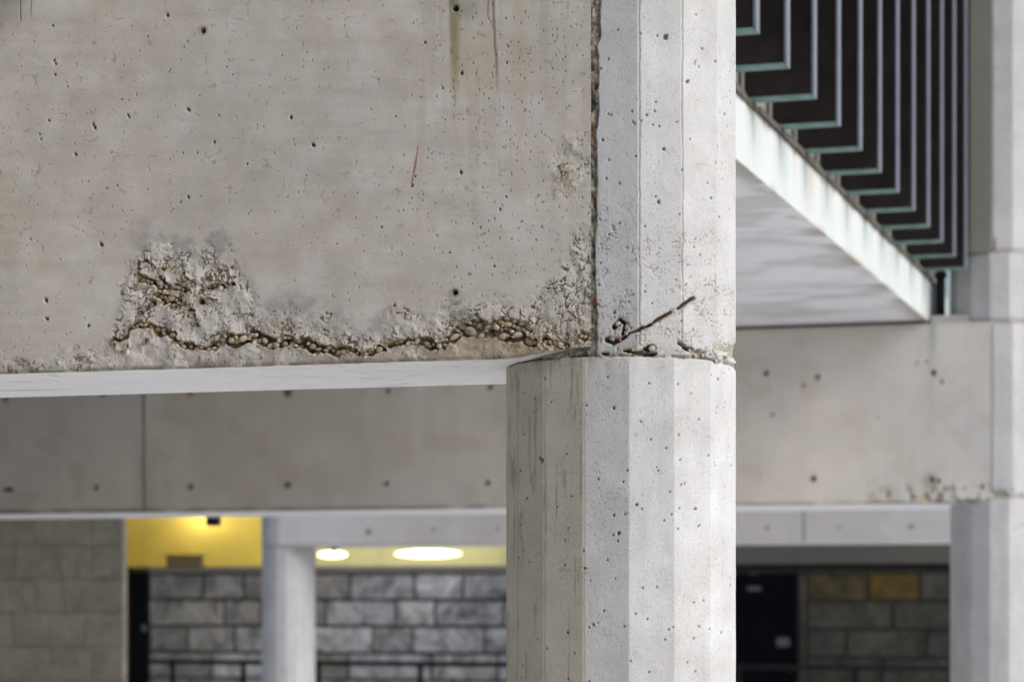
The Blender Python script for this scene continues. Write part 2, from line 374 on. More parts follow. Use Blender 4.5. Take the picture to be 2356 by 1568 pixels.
    sdv = sdv + 13*(fbm(px, py, 24, 4, 28)-.5) + 7*(cells(px, py, 12, 77)[0]-.45)*ss(4, -4, py-yv+3) + 3.2*ss(730, 700, py) - 1.6*ss(500, 540, px)*ss(740, 760, py)
    Vd = ss(1.2, -1.8, sdv)
    g1, gg, gid = cells(wx, wy, 21, 51)
    floor = .042*dep*(.62+.38*ss(0, -10, sdv)) - .017*np.sqrt(np.clip(1-(g1/.75)**2, 0, 1))
    d = d*(1-Vd) + floor*Vd - .0025*ss(7, 1, sdv)*(1-Vd)*R
    gc = np.array([.28, .22, .145])[None]*(.55 + .95*gid[..., None]); gc = gc*(ss(.02, .25, gg)*.6+.4)[..., None]
    C = C*(1-Vd[..., None]) + gc*Vd[..., None]
    C = mix(C, (.30, .21, .10), ss(6, 1, sdv)*(1-Vd)*ss(.42, .62, fbm(px, py, 18, 3, 29))*.7)
    # ledge under the long void is dirty and tan
    ed = 861 - .031*px
    low = ss(-34, -4, py-ed)
    C = mix(C, (.27, .225, .165), low*ss(.3, .58, fbm(px, py, 70, 4, 33, 22))*.85*ss(150, 400, px))
    C = mix(C, (.30, .235, .155), ss(760, 790, py+10*(fbm(px, py, 30, 3, 69)-.5))*ss(940, 1060, px)*(1-ss(1310, 1360, px))*.9*(1-Vd))
    C = mix(C, (.40, .345, .27), R*(1-inner)*ss(.42, .6, fbm(px, py, 34, 4, 73))*ss(560, 640, px)*ss(700, 740, py)*.6*(1-Vd))
    C = mix(C, (.16, .145, .11), ss(-14, 0, py-ed)*ss(.3, .6, fbm(px, py, 26, 4, 34, 9))*.85)
    C = mix(C, (.14, .13, .08), ss(-30, -4, py-ed)*ss(150, 20, px)*ss(.45, .6, fbm(px, py, 12, 3, 35)))
    d = d + .004*ss(-10, 0, py-ed)*(.4+fbm(px, py, 12, 3, 36))
    # streaks from above
    sx = px + 3*(fbm(px, py, 50, 3, 60)-.5)*2
    st = ss(17, 4, np.abs(sx-1047))*ss(290, 30, py)
    C = mix(C, (.21, .20, .085), np.clip(st*1.3*ss(.2, .55, fbm(px, py, 9, 3, 61, 90)), 0, .9))
    C = mix(C, (.12, .11, .07), ss(30, 10, np.hypot((px-1048)*1.6, py-8))*ss(.35, .6, fbm(px, py, 9, 3, 66))*.9)
    C = mix(C, (.24, .245, .22), ss(38, 8, np.hypot(px-1072, (py-15)*.8))*.75)
    C = mix(C, (.40, .365, .29), ss(.5, .68, fbm(px, py, 26, 4, 67, 520))*ss(900, 1000, px)*ss(700, 200, py)*.55)
    C = mix(C, (.24, .245, .19), ss(52, 12, np.hypot(px-1052, (py-712)/.9))*ss(.45, .6, fbm(px, py, 12, 4, 68))*.8)
    C = mix(C, (.36, .32, .22), ss(34, 8, np.abs(sx-1055))*ss(640, 150, py)*.4*fbm(px, py, 30, 3, 62, 200))
    C = mix(C, (.10, .12, .08), ss(3.2, .8, np.abs(sx-1040-.02*py))*ss(300, 230, py)*ss(165, 190, py)*.8*ss(.4, .6, fbm(px, py, 10, 2, 63)))
    C = mix(C, (.155, .125, .10), ss(4.6, 1.6, np.abs(sx-1134-.05*py))*ss(235, 120, py)*.8)
    C = mix(C, (.17, .14, .11), ss(3.5, 1.2, np.abs(sx-1124+.02*py))*ss(48, 30, py)*.7)
    C = mix(C, (.42, .33, .22), ss(26, 5, np.abs(sx-1195))*ss(560, 60, py)*.35)
    C = mix(C, (.40, .31, .22), ss(34, 10, np.hypot((sx-1305), (py-410)/1.6))*.45)
    C = mix(C, (.24, .25, .21), ss(26, 4, np.hypot(px-1046, py-680))*.8*ss(.3, .6, fbm(px, py, 10, 3, 64)))
    # red scratch
    s_ = segdist(px, py, [(962, 335), (955, 380), (946, 430)], [.3, 2.0, 1.0]); C = mix(C, (.26, .095, .05), ss(1.2, -.2, s_)*.9)
    # narrow white run
    C = mix(C, (.75, .75, .74), ss(1.2, .2, np.abs(px-1322+(py-50)*.02))*ss(38, 42, py)*ss(66, 58, py)*.7)
    # tie holes and blow holes
    for x, y, r, k in HOLES:
        q = np.hypot(px-x, py-y) + 1.2*(fbm(px, py, 7, 2, 65)-.5)*2
        w = ss(r+.5, r-2.2, q); d = d + .03*w; C = mix(C, (.07, .055, .035), w); C = mix(C, (.22, .19, .13), ss(r*2.4, r, q)*(1-w)*.7)
    for x, y, r in PITS:
        a = random.Random(int(x*7+y)).uniform(-.8, .8); ca, sa = math.cos(a), math.sin(a)
        m = (np.abs(px-x) < 12) & (np.abs(py-y) < 12)
        u = (px[m]-x)*ca + (py[m]-y)*sa; v = -(px[m]-x)*sa + (py[m]-y)*ca
        w = ss(1.35, .55, np.hypot(u/(r*.75), v/(r*1.15))); d[m] += .011*w
        C[m] = mix(C[m], (.085, .08, .062), w*.9)
    for x, y, r in RINGS:
        q = np.abs(np.hypot(px-x, py-y)-r); C = mix(C, (.22, .21, .18), ss(2.2, .4, q)*.6)
        C = mix(C, (.32, .30, .26), ss(r+1, r-1, np.hypot(px-x, py-y))*.5)
    # hairline marks
    mk = ss(.12, .02, cells(px+8*fbm(px, py, 20, 2, 70), py, 44, 71)[1])*ss(.64, .74, fbm(px, py, 20, 3, 72))
    C = mix(C, (.22, .18, .13), mk*.45*(py < 560))
    # scattered pores
    rn = np.random.RandomState(3).rand(*sh)
    den = .0016 + .005*ss(850, 1200, px) + .008*R + .006*ss(760, 860, py)
    po = (rn < den); po[1:] |= po[:-1] & (np.random.RandomState(4).rand(*sh)[1:] < .45)
    d = d + po*.0035*(1-Vd); C = mix(C, (.12, .105, .08), po*.78*(1-Vd))
    return d, np.clip(C, .01, .9)
def beam_soffit(X, Y, T):
    C = np.ones(X.shape+(3,))*np.array([.75, .755, .76])
    px, py = proj(X, Y, np.full_like(X, EYE+.7))
    C *= (1+.10*(fbm(px, py*3, 90, 4, 80, 20)-.5))[..., None]
    C = mix(C, (.30, .28, .25), ss(.60, .74, fbm(px*1.0, py, 70, 4, 81, 2.2))*.3*ss(300, 700, px))
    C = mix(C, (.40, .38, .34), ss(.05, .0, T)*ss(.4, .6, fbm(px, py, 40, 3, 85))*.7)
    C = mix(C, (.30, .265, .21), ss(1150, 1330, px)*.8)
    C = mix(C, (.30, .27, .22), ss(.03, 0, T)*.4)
    m = ss(.72, .78, fbm(px, py, 11, 2, 84, 2.4))*ss(16, 60, px)*ss(175, 120, px)
    return mix(C, (.2, .2, .2), m*.6)
YF = 6.754
x_l, _ = atY(-20, 0, YF)
beam = empty('concrete_beam', (-2.9, YF+.4, EYE+.7), 'long weathered foreground beam with honeycombed lower edge and exposed gravel, resting on the large sharp column', 'concrete beam', 'beams of the covered walk')
xs = np.concatenate([np.linspace(-6, x_l-.01, 30), np.arange(x_l, -1.8395, .0026), [-1.8385]])
zs = np.concatenate([np.arange(EYE+.70, EYE+1.80, .0026), np.linspace(EYE+1.85, EYE+2.05, 3)])
def zlift(X):
    px, _ = proj(X, np.full_like(X, YF), np.full_like(X, EYE+.7)); return .028*ss(1150, 1350, px)
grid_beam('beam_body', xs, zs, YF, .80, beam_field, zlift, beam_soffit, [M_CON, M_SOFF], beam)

# pebbles, each a stone of its own in the voids
def pebble_mesh(seed):
    r = random.Random(seed); bm = bmesh.new(); bmesh.ops.create_icosphere(bm, subdivisions=2, radius=1)
    ax = [Vector((r.uniform(-1, 1), r.uniform(-1, 1), r.uniform(-1, 1))).normalized() for _ in range(3)]
    am = [r.uniform(-.32, .30) for _ in range(3)]
    cut = [(Vector((r.uniform(-1, 1), r.uniform(-1, 1), r.uniform(-1, 1))).normalized(), r.uniform(.62, .85)) for _ in range(6)]
    for v in bm.verts:
        n = v.co.normalized(); v.co = n*(1 + sum(a*max(0, n.dot(x))**2 for a, x in zip(am, ax)))
        for a, c in cut:
            if v.co.dot(a) > c: v.co -= a*(v.co.dot(a)-c)*.85
    me = bpy.data.meshes.new('pebble'); bm.to_mesh(me); bm.free()
    for p in me.polygons: p.use_smooth = True
    return me
PEB = [pebble_mesh(k) for k in range(5)]; PEBL = []
for m_ in PEB:
    m2 = m_.copy(); m_.materials.append(M_PEB); m2.materials.append(M_PEBL); PEBL.append(m2)
def put_pebble(parent, px, py, r_px, Y, sink, rnd, pale=False, zc=7.1):
    x, z = atY(px, py, Y); r = r_px*zc/F
    o = bpy.data.objects.new('pebble', rnd.choice(PEBL if pale else PEB)); COL.objects.link(o); o.parent = parent
    o.location = Vector((x, Y+r*sink, z)) - parent.location
    o.scale = (r*rnd.uniform(.95, 1.5), r*rnd.uniform(.8, 1.0), r*rnd.uniform(.68, .95))
    o.rotation_euler = (rnd.uniform(-.4, .4), rnd.uniform(-.9, .9), rnd.uniform(-.4, .4))
rnd = random.Random(5); placed = []
def try_peb(x, y, r, parent=beam, pale=False, sink=None):
    for (a, b_, c) in placed:
        if math.hypot(a-x, b_-y) < (c+r)*.78: return False
    placed.append((x, y, r))
    put_pebble(parent, x, y, r, YF, sink if sink is not None else rnd.uniform(.8, 1.75), rnd, pale); return True
for x, y, r in [(1219, 750, 12), (1190, 768, 9), (1156, 772, 11), (1196, 789, 7), (1106, 772, 7), (1044, 774, 10), (870, 803, 9), (718, 796, 8), (608, 783, 9), (632, 793, 9), (558, 778, 8), (531, 781, 9),
                (393, 684, 9), (398, 697, 10), (377, 672, 8), (362, 690, 8), (352, 660, 8), (375, 664, 7), (384, 751, 6), (396, 770, 7), (506, 663, 8), (1010, 795, 8), (958, 784, 7), (1081, 761, 12), (1141, 752, 9), (1168, 745, 8), (1288, 792, 8), (1265, 786, 6), (684, 782, 8), (640, 782, 6)]:
    try_peb(x, y, r, sink=.62)
cnt = 0
for _ in range(6000):
    pts, w, dd = rnd.choice(VOIDS)
    if dd < .75: continue
    k = rnd.randrange(len(pts)-1); t_ = rnd.random()
    wm = w[k]+(w[k+1]-w[k])*t_
    if wm < 4.5: continue
    x = pts[k][0]+(pts[k+1][0]-pts[k][0])*t_ + rnd.uniform(-wm, wm)*.8; y = pts[k][1]+(pts[k+1][1]-pts[k][1])*t_ + rnd.uniform(-wm, wm)*.8
    if try_peb(x, y, min(wm*1.05, rnd.choice([4.5, 6, 7, 8, 9, 10.5, 12]))): cnt += 1
    if cnt > 150: break
# pebbles peeping through the broken skin
for _ in range(60):
    x = rnd.uniform(310, 1340); y0 = np.interp(x, YTOPX, YTOPY)+25
    y = rnd.uniform(max(y0, 600 if x < 560 else 725), 800)
    if len(placed) < 290: try_peb(x, y, rnd.uniform(3.5, 5.5), sink=.7, pale=rnd.random() < .5)

# ---------------------------------------------------------------- columns
def polyr(az, phase, R):
    a = np.mod(np.degrees(az)-phase, 22.5)-11.25
    return R*math.cos(math.radians(11.25))/np.cos(np.radians(a))
def column_mesh(name, cx, cy, nodes_az, zs, rfun, parent, mat, ffun):
    A, Z = np.meshgrid(nodes_az, zs)
    r0 = rfun(A, Z)
    px, py = proj(cx + r0*np.sin(A), cy - r0*np.cos(A), Z)
    d, C = ffun(px, py, A, Z)
    r = r0 - d
    V = np.stack([cx + r*np.sin(A), cy - r*np.cos(A), Z], -1).reshape(-1, 3)
    nz, nx = A.shape
    i = np.arange((nz-1)*nx).reshape(nz-1, nx)
    j = np.roll(i, -1, 1)
    Q = np.stack([i.ravel(), j.ravel(), (j+nx).ravel(), (i+nx).ravel()], 1)
    return mesh_np(name, V, Q, mat, parent, C.reshape(-1, 3))
CX, CY = -1.839, 7.103
def az_nodes(phase, lo, hi, n):
    a = []
    for k in range(16):
        s_ = phase + 22.5*k; mid = ((s_+11.25+180) % 360)-180
        m = n if lo < mid < hi else 4
        a += [s_+22.5*q/m for q in range(m)]
    return np.radians(np.array(a))
CPITS = [(1532, 86, 7, .9), (1582, 187, 4, 1), (1515, 465, 4, .7), (1616, 113, 2.5, .9), (1600, 140, 2.4, 1), (1646, 141, 2.6, .9), (1386, 322, 4, 1), (1527, 343, 3.5, 1), (1488, 264, 3, 1), (1503, 287, 3, .8),
 (1667, 262, 3, 1), (1400, 368, 2.5, .9), (1637, 455, 3, 1), (1655, 500, 2.6, .9), (1246, 1058, 5, 1), (1241, 1052, 3, 1), (1412, 937, 3, .7), (1424, 1226, 4.4, 1), (1413, 1186, 3, 1), (1345, 1306, 3.4, 1), (1212, 1145, 2.6, 1), (1197, 1082, 2.6, 1), (1510, 1075, 2.5, .8),
 (1305, 1340, 2.8, 1), (1465, 1160, 2.4, .9), (1540, 1130, 2.8, .9), (1600, 1170, 3, 1), (1608, 1440, 2.6, 1), (1660, 1290, 2.4, 1), (1660, 1454, 3.6, .9), (1305, 1453, 3.6, .9), (1375, 1432, 3, 1), (1321, 1502, 3, 1), (1258, 1490, 3, 1), (1450, 1520, 2.6, 1), (1510, 1350, 2.2, 1), (1530, 1470, 2, 1), (1652, 872, 2.2, .8), (1590, 905, 2, .9), (1372, 1076, 2.6, .8), (1415, 1330, 2, 1), (1229, 1240, 2, 1)]
CVOID = [([(1395, 780), (1410, 787), (1424, 783), (1432, 775), (1461, 763), (1490, 752), (1499, 746)], [7, 9, 6, 4, 3.4, 3.2, 2]),
 ([(1413, 752), (1428, 735), (1440, 745), (1430, 765)], [5, 6, 6, 5]),
 ([(1437, 808), (1470, 812), (1508, 813)], [3.5, 6, 4]), ([(1560, 786), (1572, 795), (1589, 804)], [3, 5, 5]), ([(1386, 812), (1398, 811)], [2.5, 2.5]),
 ([(1484, 802), (1503, 800)], [5, 6]), ([(1506, 740), (1543, 718)], [3.4, 3.4]), ([(1562, 709), (1595, 686)], [3.6, 4])]
def col_field(px, py, A, Z):
    sh = px.shape
    wx = px + 5*(fbm(px, py, 22, 3, 101)-.5)*2; wy = py + 5*(fbm(px, py, 22, 3, 102)-.5)*2
    up = Z > EYE+.698
    C = np.ones(sh+(3,))*np.array([.425, .43, .437])
    C = mix(C, (.385, .385, .385), ss(.45, .75, fbm(px, py, 70, 4, 103))*.4)
    C = mix(C, (.455, .465, .475), ss(.5, .7, fbm(px, py, 120, 3, 104))*.5)
    vstr = fbm(px, py, 16, 4, 105, 300); C *= (1+.10*(vstr-.5))[..., None]
    # lower-left facets take a warmer tone and vertical runs
    tint = (1-up)*ss(1360, 1330, px)
    C = mix(C, (.47, .44, .36), tint*.95)
    C = mix(C, (.23, .21, .165), tint*ss(.64, .76, fbm(px, py, 7, 4, 106, 110))*.55)
    C = mix(C, (.27, .23, .16), (1-up)*ss(3, .6, np.abs(px-1345-3*(fbm(px, py, 40, 2, 107)-.5)))*.7)
    C = mix(C, (.25, .23, .18), (1-up)*ss(2.6, .6, np.abs(px-1254-3*(fbm(px, py, 40, 2, 108)-.5)))*.55)
    C = mix(C, (.30, .28, .24), (1-up)*ss(2.6, .6, np.abs(px-1191))*.5)
    C = mix(C, (.34, .33, .30), (1-up)*ss(.6, .75, fbm(px, py, 20, 5, 109, 60))*ss(1340, 1380, px)*.22)
    C = mix(C, (.30, .26, .19), (1-up)*ss(60, 0, py-818)*ss(.42, .62, fbm(px, py, 14, 3, 110, 40))*.6*ss(1560, 1330, px))
    # first facet over the joint is greyer
    C = mix(C, (.40, .405, .42), up*ss(1474, 1468, px)*.5)
    C = C*(1-.07*up)[..., None]
    C = mix(C, (.34, .345, .35), up*ss(.5, .7, fbm(px, py, 60, 4, 111, 160))*ss(1476, 1462, px)*.45)
    d = .0010*(fbm(px, py, 60, 3, 112)-.5)*2
    # seams between the form boards on the upper length
    for sx0 in (1471, 1570):
        q = px - sx0 - 2.4*(fbm(px, py, 60, 4, int(sx0) % 97)-.5)*2
        w = up*ss(2.4, .7, np.abs(q)); d = d + .0035*w; C = mix(C, (.27, .255, .225), w*.6)
    # roughness near the foot of the upper block
    R = up*ss(330, 690, py)*(1-ss(1640, 1700, px)*.5)*.8 + up*ss(770, 815, py)
    R = np.clip(R + .5*up*ss(1430, 1380, px)*ss(380, 520, py), 0, 1)
    f1, gap, rid = cells(wx + 8*(fbm(px, py, 12, 3, 113)-.5)*2, wy*1.3 + 8*(fbm(px, py, 12, 3, 114)-.5)*2, 15, 115)
    ck = ss(.10, .02, gap)*ss(.54, .66, fbm(px, py, 24, 4, 116)+.16*(R-.6))*ss(.3, .6, R)
    d = d + ck*.004 + R*.0012*(fbm(wx, wy, 16, 4, 117)-.5)*2; C = mix(C, (.22, .185, .13), ck*.75)
    # honeycomb foot
    foot = up*ss(1545, 1600, px)*ss(783, 812, py) + up*ss(.6, .4, np.abs(px-1470)/110)*ss(790, 815, py)*.4
    g1, gg, gid = cells(wx, wy, 13, 118)
    hol = ss(.48, .66, fbm(px, py, 17, 3, 119)+.12*foot)*foot
    d = d + hol*.016 - foot*.006*np.sqrt(np.clip(1-(g1/.8)**2, 0, 1)); C = mix(C, (.28, .24, .17), hol*.8)
    C = mix(C, (.31, .285, .235), up*ss(60, 5, py*0+np.abs(py-808))*ss(.46, .62, fbm(px, py, 22, 4, 134))*.55)
    # voids
    sdv = np.full(sh, 1e3); m = (py > 670) & (py < 830)
    vx = wx[m]; vy = wy[m]; s_ = np.full(vx.shape, 1e3)
    for k, (pts, w) in enumerate(CVOID): s_ = np.minimum(s_, segdist(vx if k < 6 else px[m], vy if k < 6 else py[m], pts, w))
    sdv[m] = s_
    Vd = ss(1.2, -2.2, sdv + 2.5*(fbm(px, py, 12, 3, 120)-.5))*up
    d = d*(1-Vd) + .026*Vd; C = mix(C, (.075, .055, .04), Vd*.9)
    C = mix(C, (.36, .35, .33), ss(16, 2, sdv)*(1-Vd)*.5)
    rb = np.minimum(segdist(px, py, [(1501, 742), (1543, 718)], 3), segdist(px, py, [(1562, 709), (1595, 686)], 3))
    C = mix(C, (.34, .24, .16), ss(9, 1, rb)*up*ss(.4, .6, fbm(px, py, 8, 3, 133))*.6)
    # crumbled mortar strip against the beam
    wv = np.interp(py, [-60, 90, 105, 130, 250, 300, 420, 620, 700, 830], [21, 22, 14, 18, 18, 13, 15, 10, 13, 15]) + 3*(fbm(px, py, 26, 4, 121)-.5)*2
    G = up*ss(1.5, -1.5, px-1358.6-wv)
    gn = fbm(px, py, 14, 4, 122)
    d = d*(1-G) + G*(.010 + .012*(gn-.5)*2)
    gcol = mix(np.ones(sh+(3,))*np.array([.235, .205, .155]), (.38, .36, .32), ss(.5, .72, fbm(px, py, 10, 3, 123)))
    gcol = mix(gcol, (.07, .06, .045), ss(.56, .72, fbm(px, py, 9, 3, 124, 22)))
    gcol = mix(gcol, (.36, .17, .05), ss(40, 5, np.abs(py-312))*.7*ss(.4, .6, gn))
    gcol = mix(gcol, (.33, .17, .08), ss(26, 5, np.abs(py-440))*.6*ss(.4, .6, gn))
    gcol = mix(gcol, (.24, .09, .05), ss(11, 5, np.abs(py-691))*.85)
    C = C*(1-G[..., None]) + gcol*G[..., None]
    lip = up*ss(9, 0, np.abs(px-1358.6-wv-4))*ss(330, 420, py); C = mix(C, (.28, .28, .25), lip*.5)
    # joint line
    jz = EYE + .700 + (.006*(fbm(px, px*0, 18, 4, 125)-.5) - .005*ss(1600, 1690, px))
    jl = ss(.006, .0015, np.abs(Z-jz))*ss(.30, .62, fbm(px, py*0, 24, 4, 131)); d = d + jl*.007; C = mix(C, (.24, .215, .17), jl*.6)
    for x, y, r, k in CPITS:
        q = np.hypot((px-x)*1.25, py-y) + 1.4*(fbm(px, py, 6, 2, int(x) % 50)-.5)*2
        w = ss(r+.4, r-1.6, q+2.0*(fbm(px, py, 4.5, 2, 132)-.5)*2); d = d + .010*w; C = mix(C, (.13, .12, .095), w*.85*k)
    rn = np.random.RandomState(13).rand(*sh); rn2 = np.random.RandomState(14).rand(*sh)
    cl = fbm(px, py, 60, 3, 126)
    po = rn < .012+.05*ss(.45, .75, cl)+.03*R; big = rn2 < .0009
    big2 = big.copy(); big2[1:] |= big[:-1]; big2[:, 1:] |= big[:, :-1]; big2[1:, 1:] |= big[:-1, :-1]
    d = d + po*.0015 + big2*.004; C = mix(C, (.30, .29, .26), po*.62); C = mix(C, (.12, .11, .09), big2*.8)
    # hair cracks
    hc = ss(.035, .005, cells(wx+22*(fbm(px, py, 40, 3, 127)-.5)*2, wy*.6, 46, 128)[1])*ss(.55, .66, fbm(px, py, 50, 3, 129))
    C = mix(C, (.28, .26, .22), hc*.5)
    return d, np.clip(C, .01, .9)
col1 = empty('concrete_column', (CX, CY, 0), 'large sharp many-sided foreground column, pitted, with a rusty bar showing at its joint', 'concrete column', 'faceted columns')
def r_main(A, Z):
    px, py = proj(CX+.35*np.sin(A), CY-.35*np.cos(A), Z)
    jz = EYE + .700 + (.010*(fbm(px, px*0, 16, 4, 125)-.5) - .005*ss(1600, 1690, px))
    lo = polyr(A, -4.2, .3485); hi = polyr(A, 0, .352)
    k = ss(-.0015, .0015, Z-jz); return lo*(1-k)+hi*k
az = az_nodes(0, -95, 118, 50)
zz = np.concatenate([np.linspace(0, EYE-.32, 6), np.arange(EYE-.29, EYE+1.81, .003), np.linspace(EYE+1.9, 5.5, 5)])
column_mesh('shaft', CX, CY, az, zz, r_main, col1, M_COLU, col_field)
rc = random.Random(8)
def on_col(px, py, r=.350):
    """point of the column surface seen at a place of the photograph"""
    best = None
    for k in range(-20, 110):
        a = math.radians(k); rr = float(polyr(np.array(a), 0, r))
        x, y = CX+rr*math.sin(a), CY-rr*math.cos(a); p, _ = proj(x, y, EYE)
        if best is None or abs(p-px) < best[0]: best = (abs(p-px), x, y, a)
    _, x, y, a = best; zc = -x*ST+y*CT
    return Vector((x, y, EYE+(HY-py)*zc/F)), a
for x, y, r, pale, sink in [(1424, 745, 8, 1, .5), (1434, 733, 5, 1, .5), (1446, 750, 9, 1, .6), (1408, 776, 8, 1, .7), (1440, 765, 5, 0, .5), (1471, 798, 9, 1, .5), (1500, 800, 8, 1, .5), (1456, 803, 5, 0, .5), (1640, 822, 7, 1, .6), (1617, 817, 5, 1, .5),
                            (1662, 812, 8, 1, .7), (1675, 824, 6, 0, .6), (1588, 806, 6, 1, .6), (1575, 812, 5, 1, .5), (1378, 658, 5, 0, .5), (1603, 818, 5, 0, .5), (1650, 830, 5, 1, .5), (1628, 806, 5, 0, .6)]:
    p, a = on_col(x, y); rr = r*7.0/F
    o = bpy.data.objects.new('pebble', rc.choice(PEBL if pale else PEB)); COL.objects.link(o); o.parent = col1
    nrm = Vector((math.sin(a), -math.cos(a), 0)); o.location = p - nrm*rr*(sink+.2) - col1.location
    o.scale = (rr*rc.uniform(.9, 1.25), rr*.9, rr*rc.uniform(.8, 1.05)); o.rotation_euler = (rc.uniform(-.3, .3), rc.uniform(-.9, .9), a)
def bar(name, x0, y0, x1, y1, r, mat, parent, sink=.004):
    a_, az1 = on_col(x0, y0); b_, az2 = on_col(x1, y1)
    n1 = Vector((math.sin(az1), -math.cos(az1), 0)); n2 = Vector((math.sin(az2), -math.cos(az2), 0))
    p, q = a_-n1*sink-parent.location, b_-n2*sink-parent.location
    bm = bmesh.new(); n = 7
    for k in range(n):
        u = p.lerp(q, k/n); v = p.lerp(q, (k+1)/n+.01); add_tube(bm, u, v, r*rc.uniform(.75, 1.1), 8, r*rc.uniform(.75, 1.1))
    return bm_obj(name, bm, mat, parent, smooth=True)
bar('reinforcing_bar', 1501, 743, 1542, 718, .0031, M_RUST, col1, .0042)
bar('reinforcing_bar', 1562, 709, 1594, 687, .0031, M_RUST, col1, .0042)
bar('rust_flake', 1428, 772, 1425, 784, .0035, M_RUSTR, col1, .004)['label'] = 'orange rusty bar stub in the void'
bar('rust_flake', 1466, 752, 1472, 744, .0022, M_RUSTR, col1, .001)

# ---------------------------------------------------------------- second beam and column
Y2 = 18.0
H2 = [(437, 1119, 7), (660, 1115, 7), (888, 1112, 6), (1121, 1110, 6), (220, 1121, 6), (12, 918, 6), (235, 907, 6), (437, 905, 6), (660, 903, 9), (892, 898, 6), (1127, 890, 6),
      (1870, 1101, 7), (1880, 867, 6), (1762, 858, 6), (1848, 886, 4), (2146, 858, 7), (2166, 878, 4), (2142, 1103, 7), (2158, 1106, 5), (2258, 1120, 6), (1776, 953, 4), (2108, 835, 3), (2130, 833, 3), (2020, 960, 3)]
def beam2_field(px, py, X, Z):
    C = np.ones(px.shape+(3,))*np.array([.585, .555, .495])
    lo = fbm(px, py, 260, 4, 201); C = mix(C, (.50, .465, .40), ss(.5, .75, lo)*.6)
    C = mix(C, (.54, .53, .52), ss(.48, .7, fbm(px, py, 170, 4, 202))*.5)
    C = mix(C, (.48, .48, .48), ss(1890, 2120, px+.2*(py-950))*.55)
    C = mix(C, (.45, .39, .32), ss(.6, .75, fbm(px, py, 60, 3, 203))*.3)
    C *= (1+.10*(fbm(px, py, 26, 4, 204, 240)-.5))[..., None]
    d = np.zeros(px.shape)
    C = mix(C, (.16, .155, .14), ss(4.5, 1.5, np.abs(px-329-2*(fbm(px, py, 60, 2, 205)-.5)))*.8); d = d+.012*ss(3, 1, np.abs(px-329))
    C = mix(C, (.30, .29, .26), ss(34, 4, np.abs(px-331))*.45*fbm(px, py, 30, 3, 206, 160))
    for x, y, r in H2:
        q = np.hypot(px-x, py-y); C = mix(C, (.07, .065, .06), ss(r+1, r-3, q)*.95); d = d+.03*ss(r, r-3, q); C = mix(C, (.27, .25, .22), ss(r*2, r, q)*.35)
    q = np.hypot((px-18)/2.2, py-1125); C = mix(C, (.07, .06, .05), ss(7, 4, q)); d = d+.02*ss(7, 4, q)
    eb = 1181-.0095*px
    C = mix(C, (.17, .155, .125), ss(-16, -1, py-eb)*ss(.25, .55, fbm(px, py, 50, 4, 207, 12))*.85)
    # verdigris run and dirty foot by the column
    C = mix(C, (.30, .36, .32), ss(11, 3, np.abs(px-2146))*ss(870, 745, py)*.85)
    C = mix(C, (.36, .38, .33), ss(9, 3, np.abs(px-2142))*ss(1100, 880, py)*.3)
    C = mix(C, (.26, .27, .20), ss(26, 8, np.hypot(px-2140, (py-1108)/1.2))*.7)
    w = ss(1090, 1150, py+18*(fbm(px, py, 30, 3, 208)-.5)*2)*ss(1950, 2090, px)*ss(.5, .62, fbm(px, py, 15, 4, 209))
    C = mix(C, (.15, .13, .10), w*.8); d = d+.01*w
    C = mix(C, (.42, .31, .12), ss(9, 3, np.abs(px-2122))*ss(1130, 1140, py)*.6)
    C = mix(C, (.24, .22, .19), ss(775, 745, py+.032*(px-1690)*1)*ss(1600, 1690, px)*.35)
    return d, np.clip(C, .01, .9)
def soff_plain(X, Y, T):
    return np.ones(X.shape+(3,))*np.array([.76, .76, .775])*(1+.06*(fbm(X*100, Y*100, 90, 3, 210)-.5))[..., None]
b2 = empty('concrete_beam', (-6, Y2+.6, EYE+.7), 'second beam, blurred, running behind the foreground column with a row of small round tie holes', 'concrete beam', 'beams of the covered walk')
xs = np.concatenate([np.arange(-12.4, -1.8395, .012), [-1.8395]])
grid_beam('beam_body', xs, np.append(np.arange(EYE+.70, EYE+2.03, .012), EYE+2.03), Y2, 1.2, beam2_field, None, soff_plain, [M_FAR, M_SOFF], b2)
box('coping', -2.30, -1.80, Y2+.04, Y2+1.15, EYE+2.031, EYE+2.09, M_SLAB, b2)

def plain_col(rlo, rhi, joints):
    def r(A, Z):
        out = polyr(A, -4.2, rlo)
        for z0, z1 in joints: out = np.where((Z > z0) & (Z < z1), polyr(A, 0, rhi), out)
        return out
    return r
def far_col_field(seed, jz, stain=0):
    def f(px, py, A, Z):
        C = np.ones(px.shape+(3,))*np.array([.44, .445, .455])
        C = mix(C, (.37, .365, .36), ss(.45, .7, fbm(A*60, Z*100, 30, 4, seed))*.5)
        C *= (1+.10*(fbm(A*80, Z*100, 14, 3, seed+3, 200)-.5))[..., None]
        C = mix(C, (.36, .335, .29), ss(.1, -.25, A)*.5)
        d = np.zeros(px.shape)
        for z in jz:
            w = ss(.03, .008, np.abs(Z-z)); d = d+.006*w; C = mix(C, (.24, .21, .18), w*.6)
        rn = np.random.RandomState(seed).rand(*px.shape) < .006
        C = mix(C, (.15, .14, .12), rn*.8); d = d+rn*.004
        if stain:
            w = ss(.05, 0, np.abs(Z-jz[0]-.03))*ss(.45, .62, fbm(A*60, Z*100, 5, 3, seed+5)); C = mix(C, (.20, .17, .13), w*.8); d = d+.008*w
            w = ss(.07, .02, np.abs(Z-jz[2]-.05))*ss(.1, .02, np.abs(A+.02)); C = mix(C, (.14, .07, .04), w)
        return d, np.clip(C, .01, .9)
    return f
C2Y = Y2+.352
col2 = empty('concrete_column', (CX, C2Y, 0), 'tall blurred column at the right edge of the picture where the second beam ends', 'concrete column', 'faceted columns')
